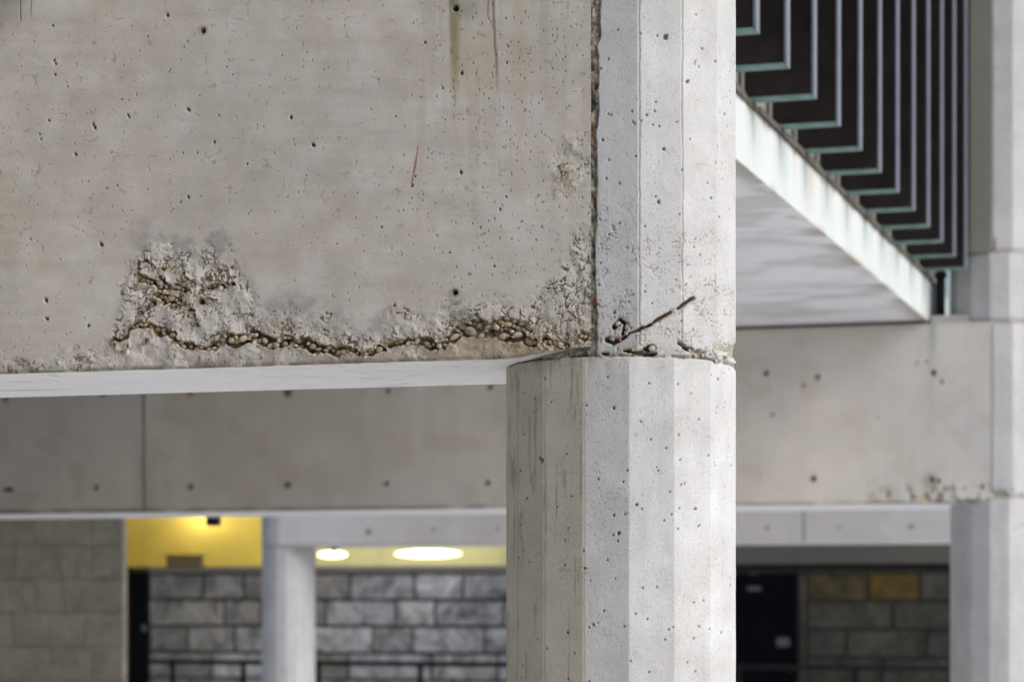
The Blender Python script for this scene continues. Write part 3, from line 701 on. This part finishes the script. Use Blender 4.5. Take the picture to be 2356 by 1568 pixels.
J = [EYE+.74, EYE+2.03, EYE+2.54]
zz = np.unique(np.concatenate([np.linspace(0, EYE-.8, 5), np.arange(EYE-.8, 7.2, .012), [j+e for j in J for e in (-.002, .002)]]))
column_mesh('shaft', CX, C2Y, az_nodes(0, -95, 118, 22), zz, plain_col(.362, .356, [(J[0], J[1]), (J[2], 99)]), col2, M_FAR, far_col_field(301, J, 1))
X3, Y3 = -12.71, 30.5
col3 = empty('concrete_column', (X3, Y3+.37, 0), 'small distant pale column standing left of the glowing clerestory', 'concrete column', 'faceted columns')
J3 = [EYE+.71, EYE+2.0]
zz = np.unique(np.concatenate([np.linspace(0, EYE-1.3, 4), np.arange(EYE-1.3, 4.2, .03), [j+e for j in J3 for e in (-.002, .002)]]))
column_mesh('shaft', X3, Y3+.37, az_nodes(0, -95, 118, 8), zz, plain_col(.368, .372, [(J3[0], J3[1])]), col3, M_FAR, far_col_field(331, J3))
# third beam
H3 = [(848, 1223, 7), (997, 1217, 4), (1145, 1215, 4), (1765, 1213, 5), (1929, 1213, 4), (2096, 1210, 6)]
def beam3_field(px, py, X, Z):
    C = np.ones(px.shape+(3,))*np.array([.43, .41, .385])
    C = mix(C, (.52, .52, .52), ss(.45, .7, fbm(px, py, 150, 4, 401))*.6)
    C = mix(C, (.55, .55, .56), ss(960, 760, px)*.7)
    C = mix(C, (.50, .50, .50), ss(1950, 2120, px)*.5)
    d = np.zeros(px.shape)
    C = mix(C, (.17, .17, .16), ss(5, 2, np.abs(px-1849))*.8)
    for x, y, r in H3:
        q = np.hypot(px-x, py-y); C = mix(C, (.12, .11, .10), ss(r+2, r-2, q)*.9)
    C = mix(C, (.24, .22, .19), ss(1246, 1254, py)*.5)
    return d, np.clip(C, .01, .9)
b3 = empty('concrete_beam', (-8, Y3+.5, EYE+.7), 'farthest beam, shallow in view, joined to the small distant column', 'concrete beam', 'beams of the covered walk')
grid_beam('beam_body', np.arange(X3, -1.5, .02), np.arange(EYE+.70, EYE+2.05, .02), Y3, .95, beam3_field, None, soff_plain, [M_FAR, M_SOFF], b3)

# ---------------------------------------------------------------- floor slabs, fascia, upper storey, fins
XF = -2.32
slab = empty('floor_slab', (-8, 13, EYE+2.05), 'grey concrete floor slab with a bright white streaked edge, stained under the dark fins', 'floor slab')
def sheet(name, P, nu, nv, cfun, mat, parent):
    """P: four corners, a finely divided sheet with stains"""
    u, v = np.meshgrid(np.linspace(0, 1, nu), np.linspace(0, 1, nv)); P = np.array(P, float)
    V = (P[0]*(1-u[..., None]) + P[1]*u[..., None])*(1-v[..., None]) + (P[3]*(1-u[..., None]) + P[2]*u[..., None])*v[..., None]
    C = cfun(V, u, v); i = np.arange((nv-1)*nu).reshape(nv-1, nu)[:, :-1].ravel()
    return mesh_np(name, V.reshape(-1, 3), np.stack([i, i+1, i+nu+1, i+nu], 1), mat, parent, C.reshape(-1, 3))
def fascia_col(V, u, v):
    y = V[..., 1]*100; z = V[..., 2]*100
    C = np.ones(u.shape+(3,))*np.array([.43, .46, .47])
    C = mix(C, (.31, .40, .39), ss(.5, .64, fbm(y, z, 28, 3, 501, 300))*.7*(.35+.65*v))
    C = mix(C, (.36, .32, .26), ss(.6, .72, fbm(y, z, 17, 3, 502, 200))*.6*v)
    k = np.abs(((V[..., 1]-10.05) % .7)-.06)
    C = mix(C, (.30, .38, .33), ss(.05, .01, k)*ss(.15, .8, v+.35*(fbm(y, z, 9, 2, 505)-.5))*.75)
    C = mix(C, (.16, .14, .11), ss(.82, 1, v+.25*(fbm(y, z, 12, 3, 503)-.5)))
    C = mix(C, (.34, .31, .25), ss(.12, 0, v)*ss(.4, .6, fbm(y, z, 25, 3, 504))*.8)
    return C
def soffit_col(V, u, v):
    x = V[..., 0]*100; y = V[..., 1]*100
    C = np.ones(u.shape+(3,))*np.array([.70, .705, .73])
    e = (XF*100-x)
    C = mix(C, (.42, .41, .40), ss(.42, .62, fbm(x, y, 55, 5, 511, 26))*ss(190, 60, e+40*(fbm(x, y, 60, 3, 512)-.5))*.6)
    C = mix(C, (.52, .52, .53), ss(.5, .7, fbm(x, y, 90, 5, 513, 60))*.35)
    C = mix(C, (.40, .39, .38), ss(3, 1, np.abs((y % 244)-120))*.4)
    C = mix(C, (.36, .33, .28), ss(16, 2, e)*ss(.4, .6, fbm(x, y, 30, 3, 514))*.8)
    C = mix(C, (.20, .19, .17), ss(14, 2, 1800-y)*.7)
    return C
# edge face, with the topside and soffit behind it
box('slab_core', -26, XF-.012, 7.56, 19.2, EYE+2.052, EYE+2.378, M_STREAK, slab)
sheet('fascia', [(XF, 7.56, EYE+2.05), (XF, 19.2, EYE+2.05), (XF, 19.2, EYE+2.38), (XF, 7.56, EYE+2.38)], 900, 24, fascia_col, M_FAS, slab)
sheet('soffit', [(-9, 7.56, EYE+2.05), (XF, 7.56, EYE+2.05), (XF, 17.995, EYE+2.05), (-9, 17.995, EYE+2.05)], 340, 520, soffit_col, M_SOFF, slab)
bm = bmesh.new(); rf = random.Random(2); y = 7.6
while y < 18:
    l = rf.uniform(.25, .7); add_box(bm, XF-.10, XF+rf.uniform(.010, .018), y, y+l-.003, EYE+2.38+rf.uniform(-.028, -.018), EYE+2.38+rf.uniform(.006, .014)); y += l
bm_obj('flashing', bm, M_MOSS, slab, -slab.location)
# added deck out of view, shading the top-left of the foreground beam
tag(box('added_shade_deck', -26, -3.62, -9, 6.745, EYE+1.905, EYE+2.25, M_SLAB), 'added concrete deck overhead left of the camera, out of view, shading the beam corner', 'floor slab')
bpy.data.objects['added_shade_deck'].name = 'floor_slab'  # added shading deck, only shares the slab's name
up = empty('upper_storey', (-8, 13, EYE+2.38), 'recessed upper storey wall behind the dark bronze fins', 'wall')
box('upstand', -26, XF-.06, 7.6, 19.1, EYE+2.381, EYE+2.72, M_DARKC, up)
box('window_band', -26, XF-.16, 7.6, 19.1, EYE+2.721, 7.0, M_DGLASS, up)
fins = empty('fin_screen', (-2.2, 13.5, EYE+2.39), 'row of tall dark bronze fins with pale and green edges above the white slab edge', 'fin screen')
XC = -2.012
def fin_part(name, x0, x1, y0, y1, z0, z1, mat, parent): 
    bm = bmesh.new(); add_box(bm, x0, x1, y0, y1, z0, z1); return bm_obj(name, bm, mat, parent)
FT = .085; FB = 0.0; FH = 4.2
proto = []
for k in range(-3, 12):
    y = 10.03 + .70*k
    if not proto:
        f = fin_part('fin', XF-.03, XC-.012, .004, FT-.004, .012, FH, M_BRONZE, fins)
        e1 = fin_part('edge_strip', XC-.012, XC, 0, FT, 0, FH, M_ZINC, f)
        e2 = fin_part('bottom_strip', XF-.03, XC-.0125, 0, FT, 0, .0115, M_VERD, f)
        proto = [f, e1, e2]
    else:
        f = proto[0].copy(); COL.objects.link(f); f.parent = fins
        for c in proto[1:]:
            c2 = c.copy(); COL.objects.link(c2); c2.parent = f
    f.location = (0 - fins.location.x, y - fins.location.y, 0.0)
# added out-of-view masses that hold light back: block behind the camera, roofs
opp = tag(box('added_sky_blocker', -40, 9, -12, -8, 0, 13, M_DARKC), 'added concrete mass behind the camera, out of view, keeping low sky light off the beam', 'light blocker')
tag(box('added_walk_roof', -26, -12.6, Y2+13.5, 35.0, EYE+2.06, EYE+2.4, M_SLAB), 'added unseen roof over the far walk, left part, cut back to let light onto the grey wall', 'roof')  # unseen roof, split so light falls between its two parts
tag(box('added_walk_roof', -7.4, 6, Y2+13.5, 35.0, EYE+2.06, EYE+2.4, M_SLAB), 'added unseen roof over the far walk, shading the black door and ochre stone', 'roof')
tag(box('added_shade_roof', -30, -13.3, 19.25, 26.6, EYE+2.06, EYE+2.4, M_SLAB), 'unseen flat roof added to shade the smooth brown wall', 'roof')  # unseen, added to darken the wall behind it
# parapet pier beside the second column
pier = empty('parapet_pier', (-1.95, Y2, EYE+2.54), 'narrow grey concrete pier between the last fin and the right-hand column', 'concrete pier')
box('pier_face', -2.01, -1.838, Y2+.0, Y2+.6, EYE+2.54, 8, M_DARKC, pier)
box('pier_return', -2.10, -2.0105, Y2+.09, Y2+.55, EYE+2.56, 8, M_DARKC, pier)
dp = empty('drain_pipe', (-2.25, Y2+.2, EYE+2.09), 'short black drain pipe standing in the notch at the end of the white slab edge', 'drain pipe')
bm = bmesh.new(); add_tube(bm, (0, 0, 0), (0, 0, .42), .035, 14); bm_obj('pipe', bm, M_BLACK, dp, smooth=True)
bm = bmesh.new(); add_tube(bm, (0, 0, .30), (0, 0, .34), .048, 14); bm_obj('collar', bm, M_BLACK, dp, smooth=True)

# ---------------------------------------------------------------- stone walls, block by block
def block_mesh(seed, rough):
    """unit block, front face at y=0 pillowed and chipped, 1 x 1 x 1"""
    r = random.Random(seed); nx, nz = 5, 3
    bm = bmesh.new(); g = []
    for j in range(nz+1):
        row = []
        for i in range(nx+1):
            edge = i in (0, nx) or j in (0, nz)
            x = i/nx - .5; z = j/nz - .5
            x += r.uniform(-.02, .02)*(not edge)+r.uniform(-.006, .006); z += r.uniform(-.03, .03)*(not edge)+r.uniform(-.012, .012)
            row.append(bm.verts.new((x, (0.10 if edge else r.uniform(-.10, .04))*rough, z)))
        g.append(row)
    for j in range(nz):
        for i in range(nx): bm.faces.new((g[j][i], g[j][i+1], g[j+1][i+1], g[j+1][i]))
    bk = [bm.verts.new(p) for p in ((-.5, 1, -.5), (.5, 1, -.5), (.5, 1, .5), (-.5, 1, .5))]
    bm.faces.new((g[0][0], bk[0], bk[1], *[g[0][i] for i in range(nx, 0, -1)]))
    bm.faces.new((g[nz][nx], bk[2], bk[3], *[g[nz][i] for i in range(0, nx)]))
    bm.faces.new((*[g[j][0] for j in range(nz+1)], bk[3], bk[0])); bm.faces.new((*[g[j][nx] for j in range(nz, -1, -1)], bk[1], bk[2]))
    bmesh.ops.recalc_face_normals(bm, faces=bm.faces)
    me = bpy.data.meshes.new('stone'); bm.to_mesh(me); bm.free(); return me
def variants(mat, rough, n=4):
    out = []
    for k in range(n):
        m_ = block_mesh(k+int(rough*100), rough); m_.materials.append(mat); out.append(m_)
    return out
M_MIDST = stone_mat('grey_brown_shaded_stone', [(0, (.20, .195, .175)), (.5, (.26, .25, .235)), (1, (.31, .295, .265))], .4)  # mid-tone stone, also carries painted shade at the wall's left end
BM = variants(M_MIDST, .3)
BG, BB, BO, BT, BS = variants(M_GREYST, .3), variants(M_BROWNST, .3), variants(M_OCHREST, .3, 2), variants(M_TANST, .3, 2), variants(M_SMOOTHST, .03)
def stone(parent, x0, x1, z0, z1, Y, me, gap=.028, dep=.12, jit=0):
    o = bpy.data.objects.new('stone', me); COL.objects.link(o); o.parent = parent
    o.scale = (max(.05, x1-x0-gap), dep, z1-z0-gap)
    o.location = Vector(((x0+x1)/2, Y+jit, (z0+z1)/2)) - parent.location
    return o
YW = 35.0
def Xp(px, Y=YW): return atY(px, 0, Y)[0]
def wx8(z): return (600+z*.2971)*.9424      # zoom reading to photograph column
rows_px = [  # joints read off the photograph, in picture columns
 [343, 467, 560, 690, wx8(855), wx8(1385), wx8(1785), 1235, 1330],
 [343, 515, 600, wx8(655), wx8(1225), wx8(1550), wx8(2125), 1290],
 [343, 432, 540, 660, wx8(1045), wx8(1365), wx8(1955), 1270, 1340],
 [343, 487, 620, wx8(850), wx8(1530), wx8(2075), 1300],
 [343, 433, 560, 700, wx8(1100), wx8(1700), 1240],
 [343, 500, 640, 780, 930, 1100, 1250]]
rs = random.Random(21)
wl = empty('stone_wall', (Xp(800), YW, 0), 'long grey ashlar wall under the glowing clerestory, behind the handrail', 'stone wall')
XL, XR = Xp(343), Xp(1400)
box('mortar_bed', XL, XR, YW+.045, YW+.35, 0, EYE+.40, M_MORT, wl)
for k, row in enumerate(rows_px):
    z1 = EYE+.385-.41*k; z0 = max(z1-.41, 0.01)
    xs_ = [Xp(p) for p in row] + [XR]
    for a, b_ in zip(xs_[:-1], xs_[1:]):
        if b_-a < .1: continue
        me = rs.choice(BG)
        if rs.random() < .12 or b_ < Xp(610) or (k == 0 and b_ < Xp(860)): me = rs.choice(BM)  # left-end blocks all take the darker stone as painted shade
        stone(wl, a, b_, z0, z1, YW, me, gap=.05, jit=rs.uniform(-.02, .015))
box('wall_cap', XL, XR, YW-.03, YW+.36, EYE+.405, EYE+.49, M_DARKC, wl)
# right hand stone wall with door
wr = empty('stone_wall', (Xp(2000), YW, 0), 'dim brown stone wall with one ochre block, right of the black door', 'stone wall')
XA, XB = Xp(1858), Xp(2290)
box('mortar_bed', Xp(1836), XB, YW+.045, YW+.35, 0, EYE+.42, M_MORT, wr)
def wx6(z): return (1780+z*.3278)*.9424
rrows = [[1858, wx6(1040), wx6(1420)], [1858, wx6(1222)], [1858, wx6(875), wx6(1470)], [1858, wx6(1140), 2230], [1858, wx6(1000), wx6(1500)]]
stone(wr, XA, Xp(2130), EYE+.385, EYE+.42, YW, BB[1], gap=.01)
for k, row in enumerate(rrows):
    z1 = EYE+.37-.41*k; z0 = max(z1-.41, .01)
    xs_ = [Xp(p) for p in row]+[XB]
    for i, (a, b_) in enumerate(zip(xs_[:-1], xs_[1:])):
        me = rs.choice(BB)
        if k == 0 and i == 0: me = BT[0]
        if k == 0 and i == 1: me = BO[0]
        stone(wr, a, b_, z0, z1, YW, me, gap=.045, jit=rs.uniform(-.015, .01))
for k in range(6): stone(wr, Xp(1838), Xp(1857), max(EYE+.37-.41*(k+1), .01), EYE+.37-.41*k, YW+.01, BB[k % 3], gap=.02)
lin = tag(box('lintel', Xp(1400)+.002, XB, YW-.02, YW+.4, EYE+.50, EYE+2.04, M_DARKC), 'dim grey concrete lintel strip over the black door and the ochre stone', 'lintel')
tag(box('shadow_gap', Xp(1400)+.002, XB, YW+.0, YW+.4, EYE+.425, EYE+.495, M_BLACK), 'black strip standing in for the shadow gap under the dim lintel', 'shadow strip')  # solid black strip painted in for a shaded gap
bpy.data.objects['shadow_gap'].name = 'shadow_strip'
def door(px0, px1, label, ztop, plates, knob):
    x0, x1 = Xp(px0), Xp(px1); d_ = empty('door', ((x0+x1)/2, YW+.1, 0), label, 'door', 'black steel doors')
    box('door_leaf', x0+.05, x1-.05, YW+.08, YW+.13, .02, ztop-.05, M_DOOR, d_)
    box('door_frame', x0, x0+.045, YW+.02, YW+.14, 0, ztop, M_BLACK, d_); box('door_frame', x1-.045, x1, YW+.02, YW+.14, 0, ztop, M_BLACK, d_)
    box('door_frame', x0+.046, x1-.046, YW+.02, YW+.14, ztop-.045, ztop, M_BLACK, d_)
    for (a, b_, w, h) in plates:
        x, z = atY(a, b_, YW+.07); box('door_plate', x-w/2, x+w/2, YW+.066, YW+.079, z-h/2, z+h/2, M_PLATE if w < .3 else M_BLACK, d_)
    x, z = atY(*knob, YW+.03); bm = bmesh.new(); bmesh.ops.create_uvsphere(bm, u_segments=12, v_segments=8, radius=.025); bm_obj('door_knob', bm, M_RUST, d_, Vector((x, YW+.04, z))-d_.location, True)
    return d_
door(1640, 1835, 'wide black door with small plates, left of the ochre stone', EYE+.42, [(1735, 1315, .13, .06), (1735, 1353, .2, .06), (1802, 1476, .19, .13)], (1818, 1543))
tag(box('stone_infill', Xp(1400)+.003, Xp(1638), YW+.04, YW+.35, 0, EYE+.42, M_MORTP), 'plain dark wall stretch hidden behind the foreground column', 'wall')
bpy.data.objects['stone_infill'].name = 'dark_wall'
door(291, 342, 'narrow black door between the smooth stone wall and the grey ashlar', EYE+.49, [(335, 1444, .12, .10)], (345, 1517))

# near-left smooth stone wall
YS = 26.7
ws = empty('stone_wall', (Xp(145, YS), YS, 0), 'smooth dull brown stone wall at the lower left with barely visible joints', 'stone wall')
XE = Xp(284, YS); XS0 = Xp(-160, YS)
box('mortar_bed', XS0, XE-.004, YS+.012, YS+.101, 0, EYE+2.0, M_MORTP, ws)
def s7(z): return (z*.2971)*.9424
srows = {0: [s7(280), s7(760)], 1: [s7(120), s7(500), s7(760)], 2: [s7(300), s7(520)], 3: [s7(110), s7(700)], 4: [s7(400), s7(760)], 5: [s7(200), s7(650)], 6: [s7(310), s7(800)]}
ztop = EYE+.645+.41*2
for k in range(9):
    z1 = ztop-.41*k+.41; z0 = max(z1-.41, .005)
    js = [-160, -60] + srows.get(k-2, [s7(200+60*(k % 3)), s7(650+50*(k % 2))]) + [284]
    xs_ = [Xp(p, YS) for p in js]
    for a, b_ in zip(xs_[:-1], xs_[1:]): stone(ws, a, b_, z0, z1, YS, rs.choice(BS), gap=.010, dep=.1, jit=rs.uniform(-.003, .003))

# ---------------------------------------------------------------- lit interior behind the clerestory
XI0, XI1 = Xp(250), Xp(1400)
rm = empty('lit_hall', ((XI0+XI1)/2, 38, 0), 'yellow painted hall glowing behind the clerestory glass', 'room')
xm = Xp(668, 39)
box('back_wall', XI0-2, xm, 39.0, 39.1, 0, EYE+2.02, M_YEL, rm)
box('cream_back_wall', xm+.002, XI1+1, 38.9, 39.0, 0, EYE+2.02, M_CREAM, rm)
box('ceiling', XI0-2, XI1+1, YW+.42, 38.88, EYE+1.62, EYE+1.66, M_CREAM, rm)
box('side_wall', XI0-2.1, XI0-2.002, YW+.37, 39.0, 0, EYE+1.62, M_YEL, rm)
box('side_wall', XI1+1.002, XI1+1.1, YW+.41, 38.9, 0, EYE+1.62, M_YEL, rm)
cw = empty('clerestory_window', ((XI0+XI1)/2, YW+.2, EYE+.5), 'long band of clerestory glass above the grey ashlar wall', 'window')
box('pane', XI0, XI1, YW+.20, YW+.206, EYE+.50, EYE+2.0, M_PANE, cw)
for p in (868, 1150):
    x = Xp(p); box('mullion', x-.012, x+.012, YW+.17, YW+.199, EYE+.50, EYE+2.0, flat('mullion_paint', (.50, .45, .28), .6), cw)
box('sill', XI0, XI1, YW+.12, YW+.25, EYE+.491, EYE+.4995, M_SLAB, cw)
def lamp(px, py, Y, w, h, label, power):
    x, z = atY(px, py, Y)
    l = empty('ceiling_lamp', (x, Y, z), label, 'lamp', 'lit hall lamps')
    bm = bmesh.new(); bmesh.ops.create_uvsphere(bm, u_segments=24, v_segments=12, radius=1); bmesh.ops.scale(bm, vec=(w/2, .16, h/2), verts=bm.verts)
    bm_obj('diffuser', bm, M_LAMP, l, smooth=True)
    bm = bmesh.new(); add_tube(bm, (0, 0, h/2), (0, 0, EYE+1.62-z), .012, 8); bm_obj('stem', bm, M_BLACK, l)
    li = bpy.data.lights.new('lamp_light', 'POINT'); li.energy = power; li.color = (1, .88, .62); li.shadow_soft_size = .25
    lo = bpy.data.objects.new('lamp_light', li); COL.objects.link(lo); lo.parent = l; lo.location = (0, .25, .10) if px < 600 else (0, -.35, .15)
lamp(765, 1275, 37.2, .5, .11, 'small bright oval lamp just right of the distant column', 20)
lamp(985, 1273, 37.4, 1.15, .13, 'long bright oval lamp in the middle of the clerestory', 30)
lamp(430, 1168, 38.3, .5, .14, 'lamp high in the yellow hall, lighting the wall above the brown box', 26)
lamp(560, 1165, 37.6, .4, .12, 'lamp high in the yellow hall near the distant column', 12)
x, z = atY(430, 1296, YW+.1)
vb = empty('vent_box', (x, YW+.1, EYE+.49), 'low brown box on the wall top in front of the yellow hall', 'vent box')
box('box_body', x-.31, x+.31, YW-.02, YW+.10, EYE+.491, EYE+.66, M_VENT, vb, .012); box('box_lid', x-.34, x+.34, YW-.03, YW+.11, EYE+.661, EYE+.685, M_VENT, vb)
# small black fittings
def fitting(px, py0, py1, w, Y, label, cat, name, dome=True):
    x, z1 = atY(px, py0, Y); _, z0 = atY(px, py1, Y)
    f = empty(name, (x, Y, z1), label, cat)
    bm = bmesh.new(); add_box(bm, -w/2, w/2, -w/2, w/2, z0-z1+.02, -.012, .01)
    bm_obj('housing', bm, M_BLACK, f)
    bm = bmesh.new(); add_box(bm, -w*.3, w*.3, -w*.3, w*.3, -.012, 0.03); bm_obj('mount', bm, M_BLACK, f)
    if dome: bm = bmesh.new(); add_tube(bm, (0, -w*.2, z0-z1+.03), (0, -w*.2, z0-z1-.005), w*.28, 14, w*.16)
    if dome: bm_obj('lens_hood', bm, M_BLACK, f, smooth=True)
fitting(491, 1180, 1214, .11, 19.9, 'square black lamp housing hung in front of the yellow hall', 'lamp housing', 'lamp_housing', False)
fitting(770, 1254, 1271, .085, 31.7, 'tiny black camera under the farthest beam, before the small bright lamp', 'camera', 'security_camera')

# ---------------------------------------------------------------- handrail
YR = 32.7
hr = empty('handrail', (Xp(1100, YR), YR, 0), 'thin black steel handrail crossing in front of the stone walls', 'handrail')
bm = bmesh.new(); add_tube(bm, (Xp(343, YR), YR, EYE-.94), (Xp(2300, YR), YR, EYE-.94), .037, 12); bm_obj('top_rail', bm, M_BLACK, hr, -hr.location, True)
bm = bmesh.new(); add_tube(bm, (Xp(343, YR), YR, .12), (Xp(2300, YR), YR, .12), .02, 10); bm_obj('bottom_rail', bm, M_BLACK, hr, -hr.location, True)
for p in (397, 560, 733, 967, 1200, 1430, 1700, 1969, 2200):
    x = Xp(p, YR); bm = bmesh.new(); add_box(bm, x-.034, x+.034, YR-.022, YR+.022, 0, EYE-.967); bm_obj('post', bm, M_BLACK, hr, -hr.location)

# cobweb hanging from the soffit of the foreground beam
x, z = atY(966, 884, YF+.79)
cb = empty('cobweb', (x, YF+.79, EYE+.7), 'wisp of pale cobweb hanging from the far edge of the bright soffit', 'cobweb')
bm = bmesh.new(); rw = random.Random(4)
for k in range(7):
    p = Vector((rw.uniform(-.006, .006), 0, 0))
    for q in range(4):
        p2 = p + Vector((rw.uniform(-.004, .007), rw.uniform(-.004, .004), -rw.uniform(.002, .006))); add_tube(bm, p, p2, .0007, 5); p = p2
bm_obj('strands', bm, M_WEB, cb)
